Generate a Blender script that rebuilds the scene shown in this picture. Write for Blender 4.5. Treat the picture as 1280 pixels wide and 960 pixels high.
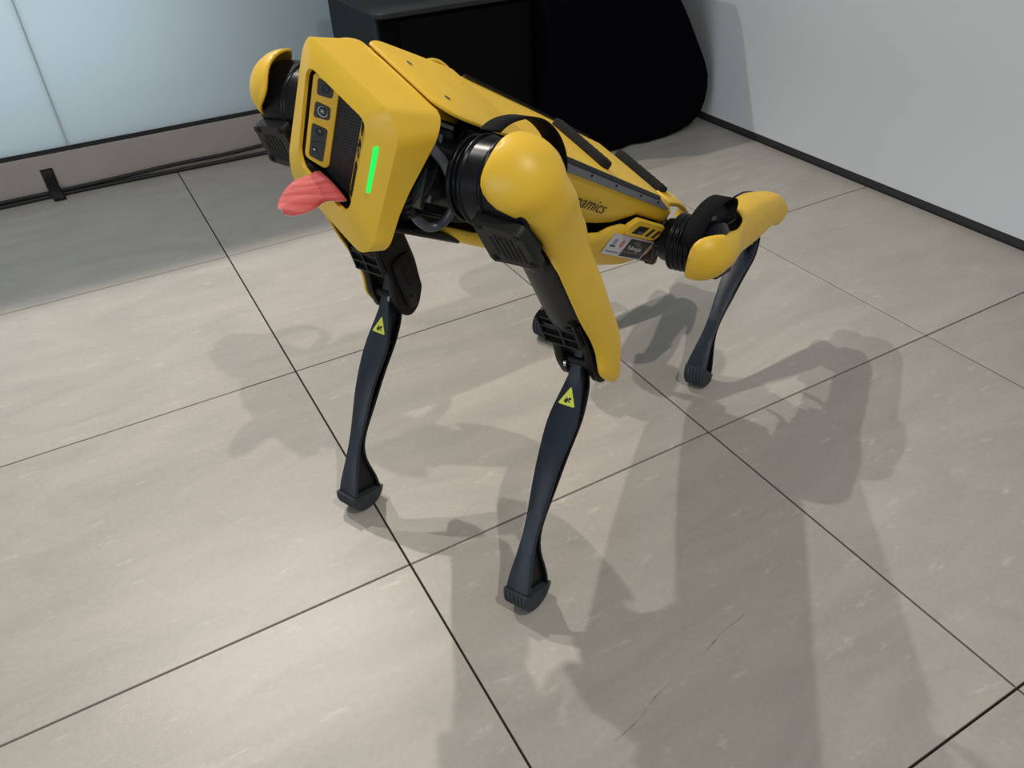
import bpy, bmesh, math, random
from mathutils import Matrix, Vector
random.seed(7)
for o in list(bpy.data.objects):
    bpy.data.objects.remove(o)
SC = bpy.context.scene
COL = SC.collection
V = Vector

# ------------------------------------------------------------------ camera
F_PX, YAW, PITCH, ROLL = 975.742764, 1.08324847, -0.647509484, -0.0441982353
CAM = V((-0.22576897, -1.38993101, 0.95038202))
fw = V((math.cos(YAW)*math.cos(PITCH), math.sin(YAW)*math.cos(PITCH), math.sin(PITCH)))
rt = fw.cross(V((0, 0, 1))).normalized()
upv = rt.cross(fw)
r2 = rt*math.cos(ROLL) + upv*math.sin(ROLL)
u2 = -rt*math.sin(ROLL) + upv*math.cos(ROLL)
cd = bpy.data.cameras.new('camera')
cd.sensor_fit = 'HORIZONTAL'
cd.sensor_width = 36.0
cd.lens = F_PX/1280*36.0
cd.clip_start = 0.02
cam = bpy.data.objects.new('camera', cd)
COL.objects.link(cam)
cam.matrix_world = Matrix(((r2.x, u2.x, -fw.x, CAM.x), (r2.y, u2.y, -fw.y, CAM.y), (r2.z, u2.z, -fw.z, CAM.z), (0, 0, 0, 1)))
SC.camera = cam

# ------------------------------------------------------------------ world, exposure, lamps
w = bpy.data.worlds.new('room_light')
SC.world = w
w.use_nodes = True
bg = w.node_tree.nodes['Background']
bg.inputs[0].default_value = (0.93, 0.97, 1.0, 1)
bg.inputs[1].default_value = 0.27
SC.view_settings.view_transform = 'Standard'
SC.view_settings.look = 'None'
SC.view_settings.exposure = 0.0
SC.view_settings.gamma = 1.0
SC.view_settings.use_curve_mapping = False
LAMP_Z = 2.9
WALL_H = 2.07      # the frosted glass partition stops below the ceiling: the far lamps shine over it
LAMPS = [(0.33, -2.16, 118, (-0.35, 0.25, 0), 76), (-0.56, 1.59, 146, (0.0, -0.3, 0), 88), (0.20, 1.60, 148, (-0.2, -0.35, 0), 78)]
for x, y, p, aim, cone in LAMPS:
    ld = bpy.data.lights.new('ceiling_spot', 'SPOT')
    ld.energy = p
    ld.color = (1.0, 0.935, 0.85)
    ld.shadow_soft_size = 0.022
    ld.spot_size = math.radians(cone)
    ld.spot_blend = 1.0
    lo = bpy.data.objects.new('ceiling_spot', ld)
    COL.objects.link(lo)
    lo.location = (x, y, LAMP_Z)
    tgt = V(aim)
    lo.rotation_euler = (tgt-lo.location).to_track_quat('-Z', 'Y').to_euler()

# unseen cool fill lamp, added far off to the left to brighten the right wall
wd_ = bpy.data.lights.new('wall_fill_lamp', 'AREA')
wd_.shape = 'RECTANGLE'; wd_.size = 4.0; wd_.size_y = 1.7; wd_.energy = 70; wd_.color = (0.84, 0.92, 1.0)
wo_ = bpy.data.objects.new('wall_fill_lamp', wd_); COL.objects.link(wo_)
wo_.location = (-5.0, -2.2, 1.05)
wo_.rotation_euler = (V((1.7, -0.1, 0.5))-wo_.location).to_track_quat('-Z', 'Y').to_euler()

# ------------------------------------------------------------------ materials
def mat(name, col, rough=0.5, metal=0.0, spec=0.5, coat=0.0, emit=None, estr=0.0, noise=0.0, nscale=40.0, bump=0.0, bscale=300.0):
    m = bpy.data.materials.new(name)
    m.use_nodes = True
    nt = m.node_tree
    b = nt.nodes['Principled BSDF']
    b.inputs['Base Color'].default_value = (*col, 1)
    b.inputs['Roughness'].default_value = rough
    b.inputs['Metallic'].default_value = metal
    b.inputs['Specular IOR Level'].default_value = spec
    b.inputs['Coat Weight'].default_value = coat
    if emit:
        b.inputs['Emission Color'].default_value = (*emit, 1)
        b.inputs['Emission Strength'].default_value = estr
    tc = nt.nodes.new('ShaderNodeTexCoord')
    if noise:
        n = nt.nodes.new('ShaderNodeTexNoise')
        n.inputs['Scale'].default_value = nscale
        n.inputs['Detail'].default_value = 5
        nt.links.new(tc.outputs['Object'], n.inputs['Vector'])
        r = nt.nodes.new('ShaderNodeValToRGB')
        r.color_ramp.elements[0].position = 0.3
        r.color_ramp.elements[1].position = 0.7
        r.color_ramp.elements[0].color = (*[c*(1-noise) for c in col], 1)
        r.color_ramp.elements[1].color = (*[min(1, c*(1+noise)) for c in col], 1)
        nt.links.new(n.outputs[0], r.inputs[0])
        nt.links.new(r.outputs[0], b.inputs['Base Color'])
    if bump:
        n = nt.nodes.new('ShaderNodeTexNoise')
        n.inputs['Scale'].default_value = bscale
        nt.links.new(tc.outputs['Object'], n.inputs['Vector'])
        bp = nt.nodes.new('ShaderNodeBump')
        bp.inputs['Strength'].default_value = bump
        bp.inputs['Distance'].default_value = 0.001
        nt.links.new(n.outputs[0], bp.inputs['Height'])
        nt.links.new(bp.outputs[0], b.inputs['Normal'])
    return m

M_YEL = mat('yellow_plastic', (0.82, 0.515, 0.035), 0.42, noise=0.03, nscale=25, bump=0.04, bscale=900)
M_YELB = mat('yellow_plastic_plain', (0.82, 0.515, 0.035), 0.4)  # same yellow, without the noise and bump
M_BLK = mat('black_plastic', (0.006, 0.006, 0.0075), 0.45, spec=0.22, bump=0.05, bscale=900)
M_GLOSS = mat('gloss_black', (0.005, 0.0055, 0.008), 0.28, spec=0.22)
M_GREY = mat('charcoal_plastic', (0.0125, 0.0125, 0.013), 0.5, spec=0.3, noise=0.1, nscale=60)
M_TUBE = mat('satin_black_tube', (0.018, 0.018, 0.018), 0.45)
M_LEG = mat('blue_black_leg', (0.0105, 0.019, 0.032), 0.46, spec=0.4, noise=0.25, nscale=18, bump=0.05, bscale=500)
M_LEGS = mat('leg_side_black', (0.006, 0.007, 0.009), 0.5, spec=0.25)
M_RUB = mat('grey_rubber', (0.03, 0.038, 0.046), 0.75, noise=0.2, nscale=60, bump=0.2, bscale=500)
M_PAD = mat('rubber_pad', (0.0115, 0.0115, 0.0115), 0.85, spec=0.3, noise=0.3, nscale=200, bump=0.4, bscale=700)
M_STRAP = mat('black_webbing', (0.0042, 0.0042, 0.005), 0.9, spec=0.2, bump=0.5, bscale=1200)
M_CABLE = mat('grey_cable', (0.055, 0.06, 0.075), 0.35)
M_STEEL = mat('steel', (0.55, 0.54, 0.52), 0.25, metal=1.0)
M_LED = mat('green_led', (0.0, 0.3, 0.05), 0.4, emit=(0.0, 1.0, 0.12), estr=0.95)
M_GLASSK = mat('dark_window', (0.03, 0.03, 0.033), 0.15)
M_LENS = mat('lens_glass', (0.03, 0.08, 0.08), 0.05, coat=1.0)
M_RING = mat('lens_ring', (0.6, 0.6, 0.6), 0.25, metal=1.0)
M_HOLE = mat('grille_hole', (0.002, 0.002, 0.002), 0.9)
M_WHITE = mat('label_white', (0.62, 0.6, 0.66), 0.45)
M_INK = mat('label_ink', (0.012, 0.012, 0.016), 0.5)
M_INKG = mat('label_grey', (0.09, 0.09, 0.1), 0.5)
M_ORANGE = mat('label_orange', (0.55, 0.12, 0.03), 0.5)
M_WARN = mat('warning_yellow', (0.72, 0.78, 0.09), 0.5)
M_BRK = mat('bracket_black', (0.02, 0.02, 0.022), 0.22, spec=0.8)
M_RAIL = mat('rail_grey', (0.085, 0.09, 0.1), 0.4)

# ------------------------------------------------------------------ helpers
def finish(bm, name, mats, parent=None, matrix=None, smooth=35, bevel=0.0, bseg=2, solid=0.0, soff=-1, subsurf=0):
    me = bpy.data.meshes.new(name)
    bmesh.ops.recalc_face_normals(bm, faces=bm.faces[:]) if not solid else None
    bm.to_mesh(me)
    bm.free()
    for m in (mats if isinstance(mats, (list, tuple)) else [mats]):
        me.materials.append(m)
    if smooth:
        for p in me.polygons:
            p.use_smooth = True
        me.set_sharp_from_angle(angle=math.radians(smooth))
    o = bpy.data.objects.new(name, me)
    COL.objects.link(o)
    if parent is not None:
        o.parent = parent
    if matrix is not None:
        o.matrix_local = matrix
    if subsurf:
        md = o.modifiers.new('subsurf', 'SUBSURF')
        md.levels = md.render_levels = subsurf
    if solid:
        md = o.modifiers.new('solidify', 'SOLIDIFY')
        md.thickness = solid
        md.offset = soff
    if bevel:
        md = o.modifiers.new('bevel', 'BEVEL')
        md.width = bevel
        md.segments = bseg
        md.limit_method = 'ANGLE'
        md.angle_limit = math.radians(40)
        md.harden_normals = False
    return o

def tag(o, label=None, cat=None, group=None, kind=None):
    if label: o['label'] = label
    if cat: o['category'] = cat
    if group: o['group'] = group
    if kind: o['kind'] = kind
    return o

def empty(name, loc=(0, 0, 0)):
    o = bpy.data.objects.new(name, None)
    o.empty_display_size = 0.05
    COL.objects.link(o)
    o.location = loc
    return o

def box(bm, lo, hi, mi=0):
    vs = [bm.verts.new((x, y, z)) for x in (lo[0], hi[0]) for y in (lo[1], hi[1]) for z in (lo[2], hi[2])]
    for f in ((0, 1, 3, 2), (4, 6, 7, 5), (0, 4, 5, 1), (2, 3, 7, 6), (0, 2, 6, 4), (1, 5, 7, 3)):
        bm.faces.new([vs[i] for i in f]).material_index = mi
    return vs

def loft(bm, rings, mi=0, closed=True, cap0=True, cap1=True):
    R = [[bm.verts.new(p) for p in r] for r in rings]
    n = len(R[0])
    for a, b in zip(R[:-1], R[1:]):
        for i in range(n if closed else n-1):
            j = (i+1) % n
            try:
                bm.faces.new((a[i], a[j], b[j], b[i])).material_index = mi
            except ValueError:
                pass
    if closed and cap0: bm.faces.new(list(reversed(R[0]))).material_index = mi
    if closed and cap1: bm.faces.new(R[-1]).material_index = mi
    return R

def prism(bm, poly, axis, a, b, mi=0):
    """poly: 2-D points; axis 'x'|'y'|'z' extruded from a to b"""
    def P(p, t):
        return {'x': (t, p[0], p[1]), 'y': (p[0], t, p[1]), 'z': (p[0], p[1], t)}[axis]
    loft(bm, [[P(p, a) for p in poly], [P(p, b) for p in poly]], mi)

def frame_of(d):
    d = d.normalized()
    a = V((0, 0, 1)) if abs(d.z) < 0.9 else V((1, 0, 0))
    u = d.cross(a).normalized()
    return u, d.cross(u)

def cyl(bm, p0, p1, r0, r1=None, n=24, mi=0):
    p0, p1 = V(p0), V(p1)
    r1 = r0 if r1 is None else r1
    u, v = frame_of(p1-p0)
    ring = lambda p, r: [p+u*(r*math.cos(2*math.pi*i/n))+v*(r*math.sin(2*math.pi*i/n)) for i in range(n)]
    loft(bm, [ring(p0, r0), ring(p1, r1)], mi)

def revolve(bm, p0, axis, prof, n=32, mi=0):
    """prof: list of (t along axis, radius)"""
    p0, ax = V(p0), V(axis).normalized()
    u, v = frame_of(ax)
    loft(bm, [[p0+ax*t+u*(r*math.cos(2*math.pi*i/n))+v*(r*math.sin(2*math.pi*i/n)) for i in range(n)] for t, r in prof], mi)

def catmull(pts, sub=6):
    pts = [V(p) for p in pts]
    out = []
    for i in range(len(pts)-1):
        p0 = pts[max(i-1, 0)]; p1 = pts[i]; p2 = pts[i+1]; p3 = pts[min(i+2, len(pts)-1)]
        for k in range(sub):
            t = k/sub
            out.append(0.5*((2*p1)+(p2-p0)*t+(2*p0-5*p1+4*p2-p3)*t*t+(3*p1-p0-3*p2+p3)*t**3))
    out.append(pts[-1])
    return out

def tube(bm, pts, r, n=12, mi=0):
    P = [V(p) for p in pts]
    rings = []
    u = None
    for i, p in enumerate(P):
        d = (P[min(i+1, len(P)-1)]-P[max(i-1, 0)]).normalized()
        if u is None:
            u, v = frame_of(d)
        else:
            u = (u-d*u.dot(d)).normalized()
            v = d.cross(u)
        rr = r[i] if isinstance(r, (list, tuple)) else r
        rings.append([p+u*(rr*math.cos(2*math.pi*k/n))+v*(rr*math.sin(2*math.pi*k/n)) for k in range(n)])
    loft(bm, rings, mi)

def rpoly(pts, rad, seg=4):
    """rounded closed polygon in 2-D or 3-D; rad a number or a list"""
    P = [V(p) for p in pts]
    n = len(P)
    out = []
    for i in range(n):
        r = rad[i] if isinstance(rad, (list, tuple)) else rad
        a = P[i-1]-P[i]; b = P[(i+1) % n]-P[i]
        A = P[i]+a.normalized()*min(r, a.length*0.48)
        B = P[i]+b.normalized()*min(r, b.length*0.48)
        for k in range(seg+1):
            t = k/seg
            out.append(A*(1-t)**2+P[i]*(2*t*(1-t))+B*t*t)
    return out

def new(): return bmesh.new()

def lerp_tab(z, zs, vs):
    if z <= zs[0]: return vs[0]
    for i in range(len(zs)-1):
        if z <= zs[i+1]:
            t = (z-zs[i])/(zs[i+1]-zs[i])
            return vs[i]*(1-t)+vs[i+1]*t
    return vs[-1]

# ================================================================== SETTING
# ---- floor: grey-beige porcelain tiles about 60 cm square, dark joints
XJ = [0.5977*k for k in range(-4, 3)] + [1.71]
YJ = [-2.4, -1.8, -1.2, -0.6, 0.0, 0.609, 1.2295, 1.33]
M_GROUT = mat('dark_grout', (0.034, 0.029, 0.025), 0.95, spec=0.1, noise=0.2, nscale=60)

def tile_material():
    m = bpy.data.materials.new('stone_tile')
    m.use_nodes = True
    nt = m.node_tree
    N, L = nt.nodes.new, nt.links.new
    b = nt.nodes['Principled BSDF']
    tc = N('ShaderNodeTexCoord'); oi = N('ShaderNodeObjectInfo')
    mul = N('ShaderNodeVectorMath'); mul.operation = 'MULTIPLY_ADD'
    L(oi.outputs['Random'], mul.inputs[0]); mul.inputs[1].default_value = (37, 19, 11)
    L(tc.outputs['Object'], mul.inputs[2])
    mp = N('ShaderNodeMapping')
    mp.inputs['Rotation'].default_value = (0, 0, math.radians(8))
    mp.inputs['Scale'].default_value = (1.3, 3.6, 1)
    L(mul.outputs[0], mp.inputs[0])
    n1 = N('ShaderNodeTexNoise'); n1.inputs['Scale'].default_value = 2.2; n1.inputs['Detail'].default_value = 8; n1.inputs['Roughness'].default_value = 0.62
    n1.inputs['Distortion'].default_value = 1.2
    L(mp.outputs[0], n1.inputs['Vector'])
    r1 = N('ShaderNodeValToRGB')
    e = r1.color_ramp.elements
    e[0].position = 0.25; e[0].color = (0.40, 0.375, 0.335, 1)
    e[1].position = 0.75; e[1].color = (0.525, 0.487, 0.436, 1)
    L(n1.outputs[0], r1.inputs[0])
    mp2 = N('ShaderNodeMapping'); mp2.inputs['Scale'].default_value = (3.6, 11.0, 1); mp2.inputs['Rotation'].default_value = (0, 0, math.radians(14))
    L(mul.outputs[0], mp2.inputs[0])
    n2 = N('ShaderNodeTexNoise'); n2.inputs['Scale'].default_value = 4.5; n2.inputs['Detail'].default_value = 12; n2.inputs['Roughness'].default_value = 0.72
    L(mp2.outputs[0], n2.inputs['Vector'])
    r2_ = N('ShaderNodeValToRGB')
    r2_.color_ramp.elements[0].position = 0.585; r2_.color_ramp.elements[0].color = (0, 0, 0, 1)
    r2_.color_ramp.elements[1].position = 0.72; r2_.color_ramp.elements[1].color = (1, 1, 1, 1)
    L(n2.outputs[0], r2_.inputs[0])
    mx = N('ShaderNodeMix'); mx.data_type = 'RGBA'
    fac = N('ShaderNodeMath'); fac.operation = 'MULTIPLY'; fac.inputs[1].default_value = 0.7
    L(r2_.outputs[0], fac.inputs[0]); L(fac.outputs[0], mx.inputs[0])
    L(r1.outputs[0], mx.inputs[6]); mx.inputs[7].default_value = (0.70, 0.66, 0.59, 1)
    # slight tone change from tile to tile
    hs = N('ShaderNodeHueSaturation'); mr = N('ShaderNodeMapRange')
    mr.inputs[3].default_value = 0.95; mr.inputs[4].default_value = 1.04
    L(oi.outputs['Random'], mr.inputs[0]); L(mr.outputs[0], hs.inputs['Value'])
    L(mx.outputs[2], hs.inputs['Color'])
    n3 = N('ShaderNodeTexNoise'); n3.inputs['Scale'].default_value = 120; n3.inputs['Detail'].default_value = 4
    L(tc.outputs['Object'], n3.inputs['Vector'])
    ov = N('ShaderNodeMix'); ov.data_type = 'RGBA'; ov.blend_type = 'SOFT_LIGHT'; ov.inputs[0].default_value = 0.18
    L(hs.outputs[0], ov.inputs[6]); L(n3.outputs[0], ov.inputs[7])
    L(ov.outputs[2], b.inputs['Base Color'])
    b.inputs['Roughness'].default_value = 0.36
    b.inputs['Specular IOR Level'].default_value = 0.35
    bp = N('ShaderNodeBump'); bp.inputs['Strength'].default_value = 0.12; bp.inputs['Distance'].default_value = 0.001
    n4 = N('ShaderNodeTexNoise'); n4.inputs['Scale'].default_value = 350
    L(tc.outputs['Object'], n4.inputs['Vector'])
    L(n4.outputs[0], bp.inputs['Height']); L(bp.outputs[0], b.inputs['Normal'])
    return m
M_TILE = tile_material()

bm = new(); box(bm, (-2.4, -2.41, -0.06), (1.74, 1.36, -0.0045))
floor = tag(finish(bm, 'floor', M_GROUT, smooth=0), kind='structure')
g = 0.0017
for i in range(len(XJ)-1):
    for j in range(len(YJ)-1):
        sx, sy = XJ[i+1]-XJ[i]-2*g, YJ[j+1]-YJ[j]-2*g
        bm = new(); box(bm, (0, 0, -0.008), (sx, sy, 0))
        finish(bm, 'tile', M_TILE, floor, Matrix.Translation((XJ[i]+g, YJ[j]+g, 0)), smooth=0, bevel=0.0006, bseg=1)
# hairline scratch marks in the near tile
bm = new()
for pts in ([(0.3788, -0.9322), (0.3664, -0.9359), (0.3446, -0.9385), (0.3242, -0.9416)], [(0.3235, -0.9415), (0.3098, -0.9466), (0.2893, -0.9521)],
            [(0.2207, -0.9649), (0.1929, -0.9699), (0.1749, -0.9763)], [(0.1715, -0.9778), (0.1453, -0.9868), (0.1234, -0.9912), (0.1061, -0.9930)]):
    P = catmull([(p[0], p[1], 0) for p in pts], 4)
    n = len(P)
    top = []
    for i, p in enumerate(P):
        d = (P[min(i+1, n-1)]-P[max(i-1, 0)]).normalized()
        wv = 0.0006*math.sin(math.pi*i/(n-1))*random.random()**1.5 + 0.00008
        nn = V((-d.y, d.x, 0))*wv
        top.append((p+nn, p-nn))
    vs = [(bm.verts.new(a+V((0, 0, 0.0003))), bm.verts.new(b_+V((0, 0, 0.0003)))) for a, b_ in top]
    for a, b_ in zip(vs[:-1], vs[1:]):
        bm.faces.new((a[0], a[1], b_[1], b_[0]))
finish(bm, 'scratch', mat('scratch_mark', (0.1, 0.092, 0.08), 0.8), floor, smooth=0)

# ---- left wall: grey metal skirting, black seam, frosted glass sheets lit from behind
WY = 1.325
M_SKIRT = mat('grey_metal_skirt', (0.40, 0.36, 0.34), 0.40, metal=0.15, noise=0.05, nscale=6)
M_SEAM = mat('black_seam', (0.012, 0.013, 0.014), 0.6)
def glass_material():
    m = bpy.data.materials.new('frosted_glass')
    m.use_nodes = True
    nt = m.node_tree
    N, L = nt.nodes.new, nt.links.new
    nt.nodes.remove(nt.nodes['Principled BSDF'])
    out = nt.nodes['Material Output']
    d = N('ShaderNodeBsdfDiffuse'); d.inputs[0].default_value = (0.58, 0.63, 0.64, 1)
    t = N('ShaderNodeBsdfTranslucent'); t.inputs[0].default_value = (0.76, 0.82, 0.85, 1)
    gl = N('ShaderNodeBsdfGlossy'); gl.inputs['Roughness'].default_value = 0.25
    m1 = N('ShaderNodeMixShader'); m1.inputs[0].default_value = 0.6
    m2 = N('ShaderNodeMixShader'); m2.inputs[0].default_value = 0.05
    L(d.outputs[0], m1.inputs[1]); L(t.outputs[0], m1.inputs[2])
    L(m1.outputs[0], m2.inputs[1]); L(gl.outputs[0], m2.inputs[2])
    L(m2.outputs[0], out.inputs[0])
    return m
M_FROST = glass_material()
M_INNER = mat('light_box_white', (0.75, 0.78, 0.8), 0.8)
bm = new()
box(bm, (-2.4, WY+0.40, 0), (1.75, WY+0.42, WALL_H))
box(bm, (-2.4, WY+0.004, 0.0), (1.75, WY+0.40, 0.10))
box(bm, (-2.4, WY-0.004, WALL_H), (1.75, WY+0.42, WALL_H+0.02))
wall_left = tag(finish(bm, 'wall_left', M_INNER, smooth=0), kind='structure')
bm = new(); box(bm, (-2.4, WY-0.005, 0), (1.71, WY+0.004, 0.128))
finish(bm, 'skirting_panel', M_SKIRT, wall_left, smooth=0, bevel=0.0015)
bm = new(); box(bm, (-2.4, WY-0.001, 0.1281), (1.71, WY+0.02, 0.1415))
finish(bm, 'seam_strip', M_SEAM, wall_left, smooth=0)
gx = [-2.4, -1.48, -0.28, 0.92, 1.71]
for a, b_ in zip(gx[:-1], gx[1:]):
    bm = new(); box(bm, (a+0.0012, WY, 0.1416), (b_-0.0012, WY+0.006, WALL_H))
    finish(bm, 'glass_panel', M_FROST, wall_left, smooth=0, bevel=0.0008)
    bm = new(); box(bm, (b_-0.0012, WY+0.0005, 0.1416), (b_+0.0012, WY+0.006, WALL_H))
    finish(bm, 'panel_joint', mat('joint_seal', (0.33, 0.40, 0.42), 0.6), wall_left, smooth=0)
for x, wd, e in ((-0.70, 1.7, 8.3),):
    al = bpy.data.lights.new('light_box_tube', 'AREA')
    al.shape = 'RECTANGLE'; al.size = wd; al.size_y = 0.6; al.energy = e; al.color = (0.86, 0.95, 1.0)
    ao = bpy.data.objects.new('light_box_tube', al); COL.objects.link(ao)
    ao.location = (x, WY+0.36, 0.6); ao.rotation_euler = (math.radians(90), 0, math.pi)
    ao.rotation_euler = V((0, -1, 0)).to_track_quat('-Z', 'Z').to_euler()

# ---- right wall: white boards over a dark recessed kick strip
RX = 1.71
M_WALL = mat('white_wall_board', (0.80, 0.835, 0.865), 0.42, noise=0.015, nscale=3)
M_BASE = mat('dark_kick_strip', (0.035, 0.036, 0.038), 0.5)
bm = new(); box(bm, (RX, -2.4, 0.024), (RX+0.03, WY+0.42, 2.6))
tag(finish(bm, 'wall_right', M_WALL, smooth=0, bevel=0.001), kind='structure')
bm = new(); box(bm, (RX+0.004, -2.4, -0.002), (RX+0.028, WY, 0.0245))
tag(finish(bm, 'baseboard_right', M_BASE, smooth=0), kind='structure')

# ================================================================== ROBOT POSE
def Rx(a): return Matrix.Rotation(a, 4, 'X')
def Ry(a): return Matrix.Rotation(a, 4, 'Y')
def Rz(a): return Matrix.Rotation(a, 4, 'Z')
T = Matrix.Translation
POSE = [0.32250464, -0.44658, 0.48864881, 3.57038064, -0.51454611, -0.41512495]
JOINT = {'FL': (0.47830741, 0.99132374, -1.00481722), 'FR': (0.43054901, 0.84518001, -0.74597483),
         'RL': (0.46307038, 1.93250767, -2.27352428), 'RR': (0.37275547, 1.71632342, -2.16051357)}
MB = T(POSE[:3]) @ Rz(POSE[3]) @ Ry(POSE[4]) @ Rx(POSE[5])
robot = empty('robot_dog', (0.32, -0.45, 0))
tag(robot, 'yellow and black four-legged robot dog with a pink tongue, standing on the tiles', 'robot')
RI = T((-0.32, 0.45, 0))
MBL = RI @ MB
I4 = Matrix.Identity(4)

# ---- chassis (dark core)
bm = new()
box(bm, (-0.30, -0.070, -0.050), (0.30, 0.070, 0.066))
box(bm, (0.20, -0.060, -0.072), (0.345, 0.060, 0.055))
box(bm, (0.19, -0.074, -0.076), (0.335, 0.074, -0.066))
box(bm, (-0.33, -0.055, -0.045), (-0.30, 0.055, 0.055))
chassis = finish(bm, 'chassis', M_BLK, robot, MBL, bevel=0.004)

# ---- upper body shell: loft of sections along x, open below; lower border follows the photo
xs = [0.205, 0.17, 0.10, 0.03, -0.02, -0.06, -0.10, -0.127, -0.157, -0.20, -0.245, -0.268, -0.285]
zl = [0.035, 0.012, 0.004, 0.004, 0.006, 0.011, 0.019, 0.030, 0.0425, 0.0435, 0.0445, 0.040, 0.037]
hw = [0.088, 0.094, 0.095, 0.095, 0.095, 0.095, 0.095, 0.095, 0.095, 0.095, 0.0945, 0.092, 0.086]
zt = [0.0785, 0.0785, 0.079, 0.0795, 0.080, 0.080, 0.080, 0.080, 0.080, 0.080, 0.080, 0.077, 0.071]
def shell_section(x, zlo, hw_, ztop):
    half = [(hw_-0.004, zlo), (hw_-0.001, zlo+(0.068-zlo)*0.33), (hw_, zlo+(0.068-zlo)*0.7), (hw_, ztop-0.0105), (hw_-0.0115, ztop), (hw_*0.45, ztop+0.001), (0, ztop+0.0012)]
    return [(x, y, z) for y, z in half] + [(x, -y, z) for y, z in reversed(half[:-1])]
bm = new()
loft(bm, [shell_section(*a) for a in zip(xs, zl, hw, zt)], closed=False)
# rear closing piece, rounded
e0 = shell_section(xs[-1], zl[-1], hw[-1], zt[-1])
upper = finish(bm, 'upper_shell', M_YEL, robot, MBL, smooth=30, solid=0.004, soff=1)
bm = new()
rear = [(-0.283, 0.0), (-0.30, 0.85), (-0.312, 0.62)]
rr = []
for x, s in ((-0.280, 1.0), (-0.298, 0.93), (-0.311, 0.78), (-0.317, 0.55)):
    rr.append([(x, y*s, 0.050+(z-0.050)*(s if z > 0.05 else s*0.9)) for _, y, z in e0])
loft(bm, rr, closed=False)
finish(bm, 'rear_cap', M_YEL, robot, MBL, smooth=50, solid=0.0035, soff=1)

# rails on the top chamfers, pads, lettering, seam
for s in (1, -1):
    bm = new()
    poly = [(0.0953, 0.0685), (0.0968, 0.0690), (0.0862, 0.0815), (0.0845, 0.0812)]
    ring = lambda x, dz=0: [(x, s*(y+0.0005), z+dz) for y, z in poly]
    loft(bm, [ring(0.155), ring(-0.20), [(-0.243, s*0.0958, 0.0695), (-0.243, s*0.0970, 0.0695), (-0.243, s*0.0955, 0.0722), (-0.243, s*0.094, 0.072)]])
    rail = finish(bm, 'rail', M_RAIL, upper, I4, smooth=0, bevel=0.0006)
    bm = new()
    loft(bm, [[(x, s*(y+0.0004), z+0.0006) for y, z in [(0.0895, 0.0785), (0.0905, 0.0785), (0.0860, 0.0826), (0.0835, 0.0826)]] for x in (0.155, -0.205)])
    for xx in (0.05, -0.03, -0.12, -0.19):
        box(bm, (xx-0.006, min(s*0.0925, s*0.0945), 0.0725), (xx-0.0045, max(s*0.0925, s*0.0945), 0.0765))
    finish(bm, 'rail_seal', M_BLK, upper, I4, smooth=0)
for xc in (-0.048, -0.274):
    bm = new()
    out = rpoly([(xc+0.013, -0.057, 0), (xc+0.013, 0.057, 0), (xc-0.013, 0.057, 0), (xc-0.013, -0.057, 0)], 0.008, 3)
    loft(bm, [[(p.x, p.y, 0.0795) for p in out], [(p.x, p.y, 0.089) for p in out], [(xc+(p.x-xc)*0.8, p.y*0.965, 0.0925) for p in out]])
    for k in range(9):
        y = -0.044+k*0.011
        box(bm, (xc-0.009, y-0.0020, 0.0920), (xc+0.009, y+0.0020, 0.0930))
    finish(bm, 'pad', M_PAD, upper, I4, smooth=40, bevel=0.0008)

def text_mesh(body, size, M, name, material, parent, shear=0.0, sx=1.0, extr=0.0003):
    cu = bpy.data.curves.new(name, 'FONT')
    cu.body = body; cu.size = size; cu.extrude = extr; cu.shear = shear
    cu.resolution_u = 3
    to = bpy.data.objects.new('tmp_text', cu)
    COL.objects.link(to)
    bpy.context.view_layer.update()
    me = bpy.data.meshes.new_from_object(to.evaluated_get(bpy.context.evaluated_depsgraph_get()))
    bpy.data.objects.remove(to)
    me.transform(Matrix.Diagonal((sx, 1, 1, 1)))
    me.name = name
    me.materials.clear(); me.materials.append(material)
    o = bpy.data.objects.new(name, me)
    COL.objects.link(o)
    o.parent = parent
    o.matrix_local = M
    return o
def side_frame(x, y, z, dirx=-1):
    # text running toward -x (left side of the body), up = +z, normal = +y
    if dirx < 0:
        return Matrix(((-1, 0, 0, x), (0, 0, 1, y), (0, 1, 0, z), (0, 0, 0, 1)))
    return Matrix(((1, 0, 0, x), (0, 0, -1, y), (0, 1, 0, z), (0, 0, 0, 1)))
text_mesh('Dynamics', 0.0262, side_frame(0.0945, 0.0992, 0.0303), 'lettering', M_INK, upper, shear=0.25, sx=1.31)

# yellow guard over the near rear hip
for s in (1,):
    bm = new()
    gp_ = catmull([(-0.258, 0.0795, 0), (-0.300, 0.0850, 0), (-0.345, 0.0805, 0), (-0.378, 0.0715, 0), (-0.391, 0.0610, 0), (-0.393, 0.0520, 0)], 5)
    rws = [[bm.verts.new((p.x, s*y, p.y-dz)) for y, dz in ((0.052, 0.0), (0.074, 0.0), (0.081, 0.0025), (0.083, 0.008))] for p in gp_]
    for a, b_ in zip(rws[:-1], rws[1:]):
        for i in range(3): bm.faces.new((a[i], a[i+1], b_[i+1], b_[i]))
    finish(bm, 'hip_guard', M_YEL, robot, MBL, smooth=50, solid=0.003, soff=0)

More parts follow.
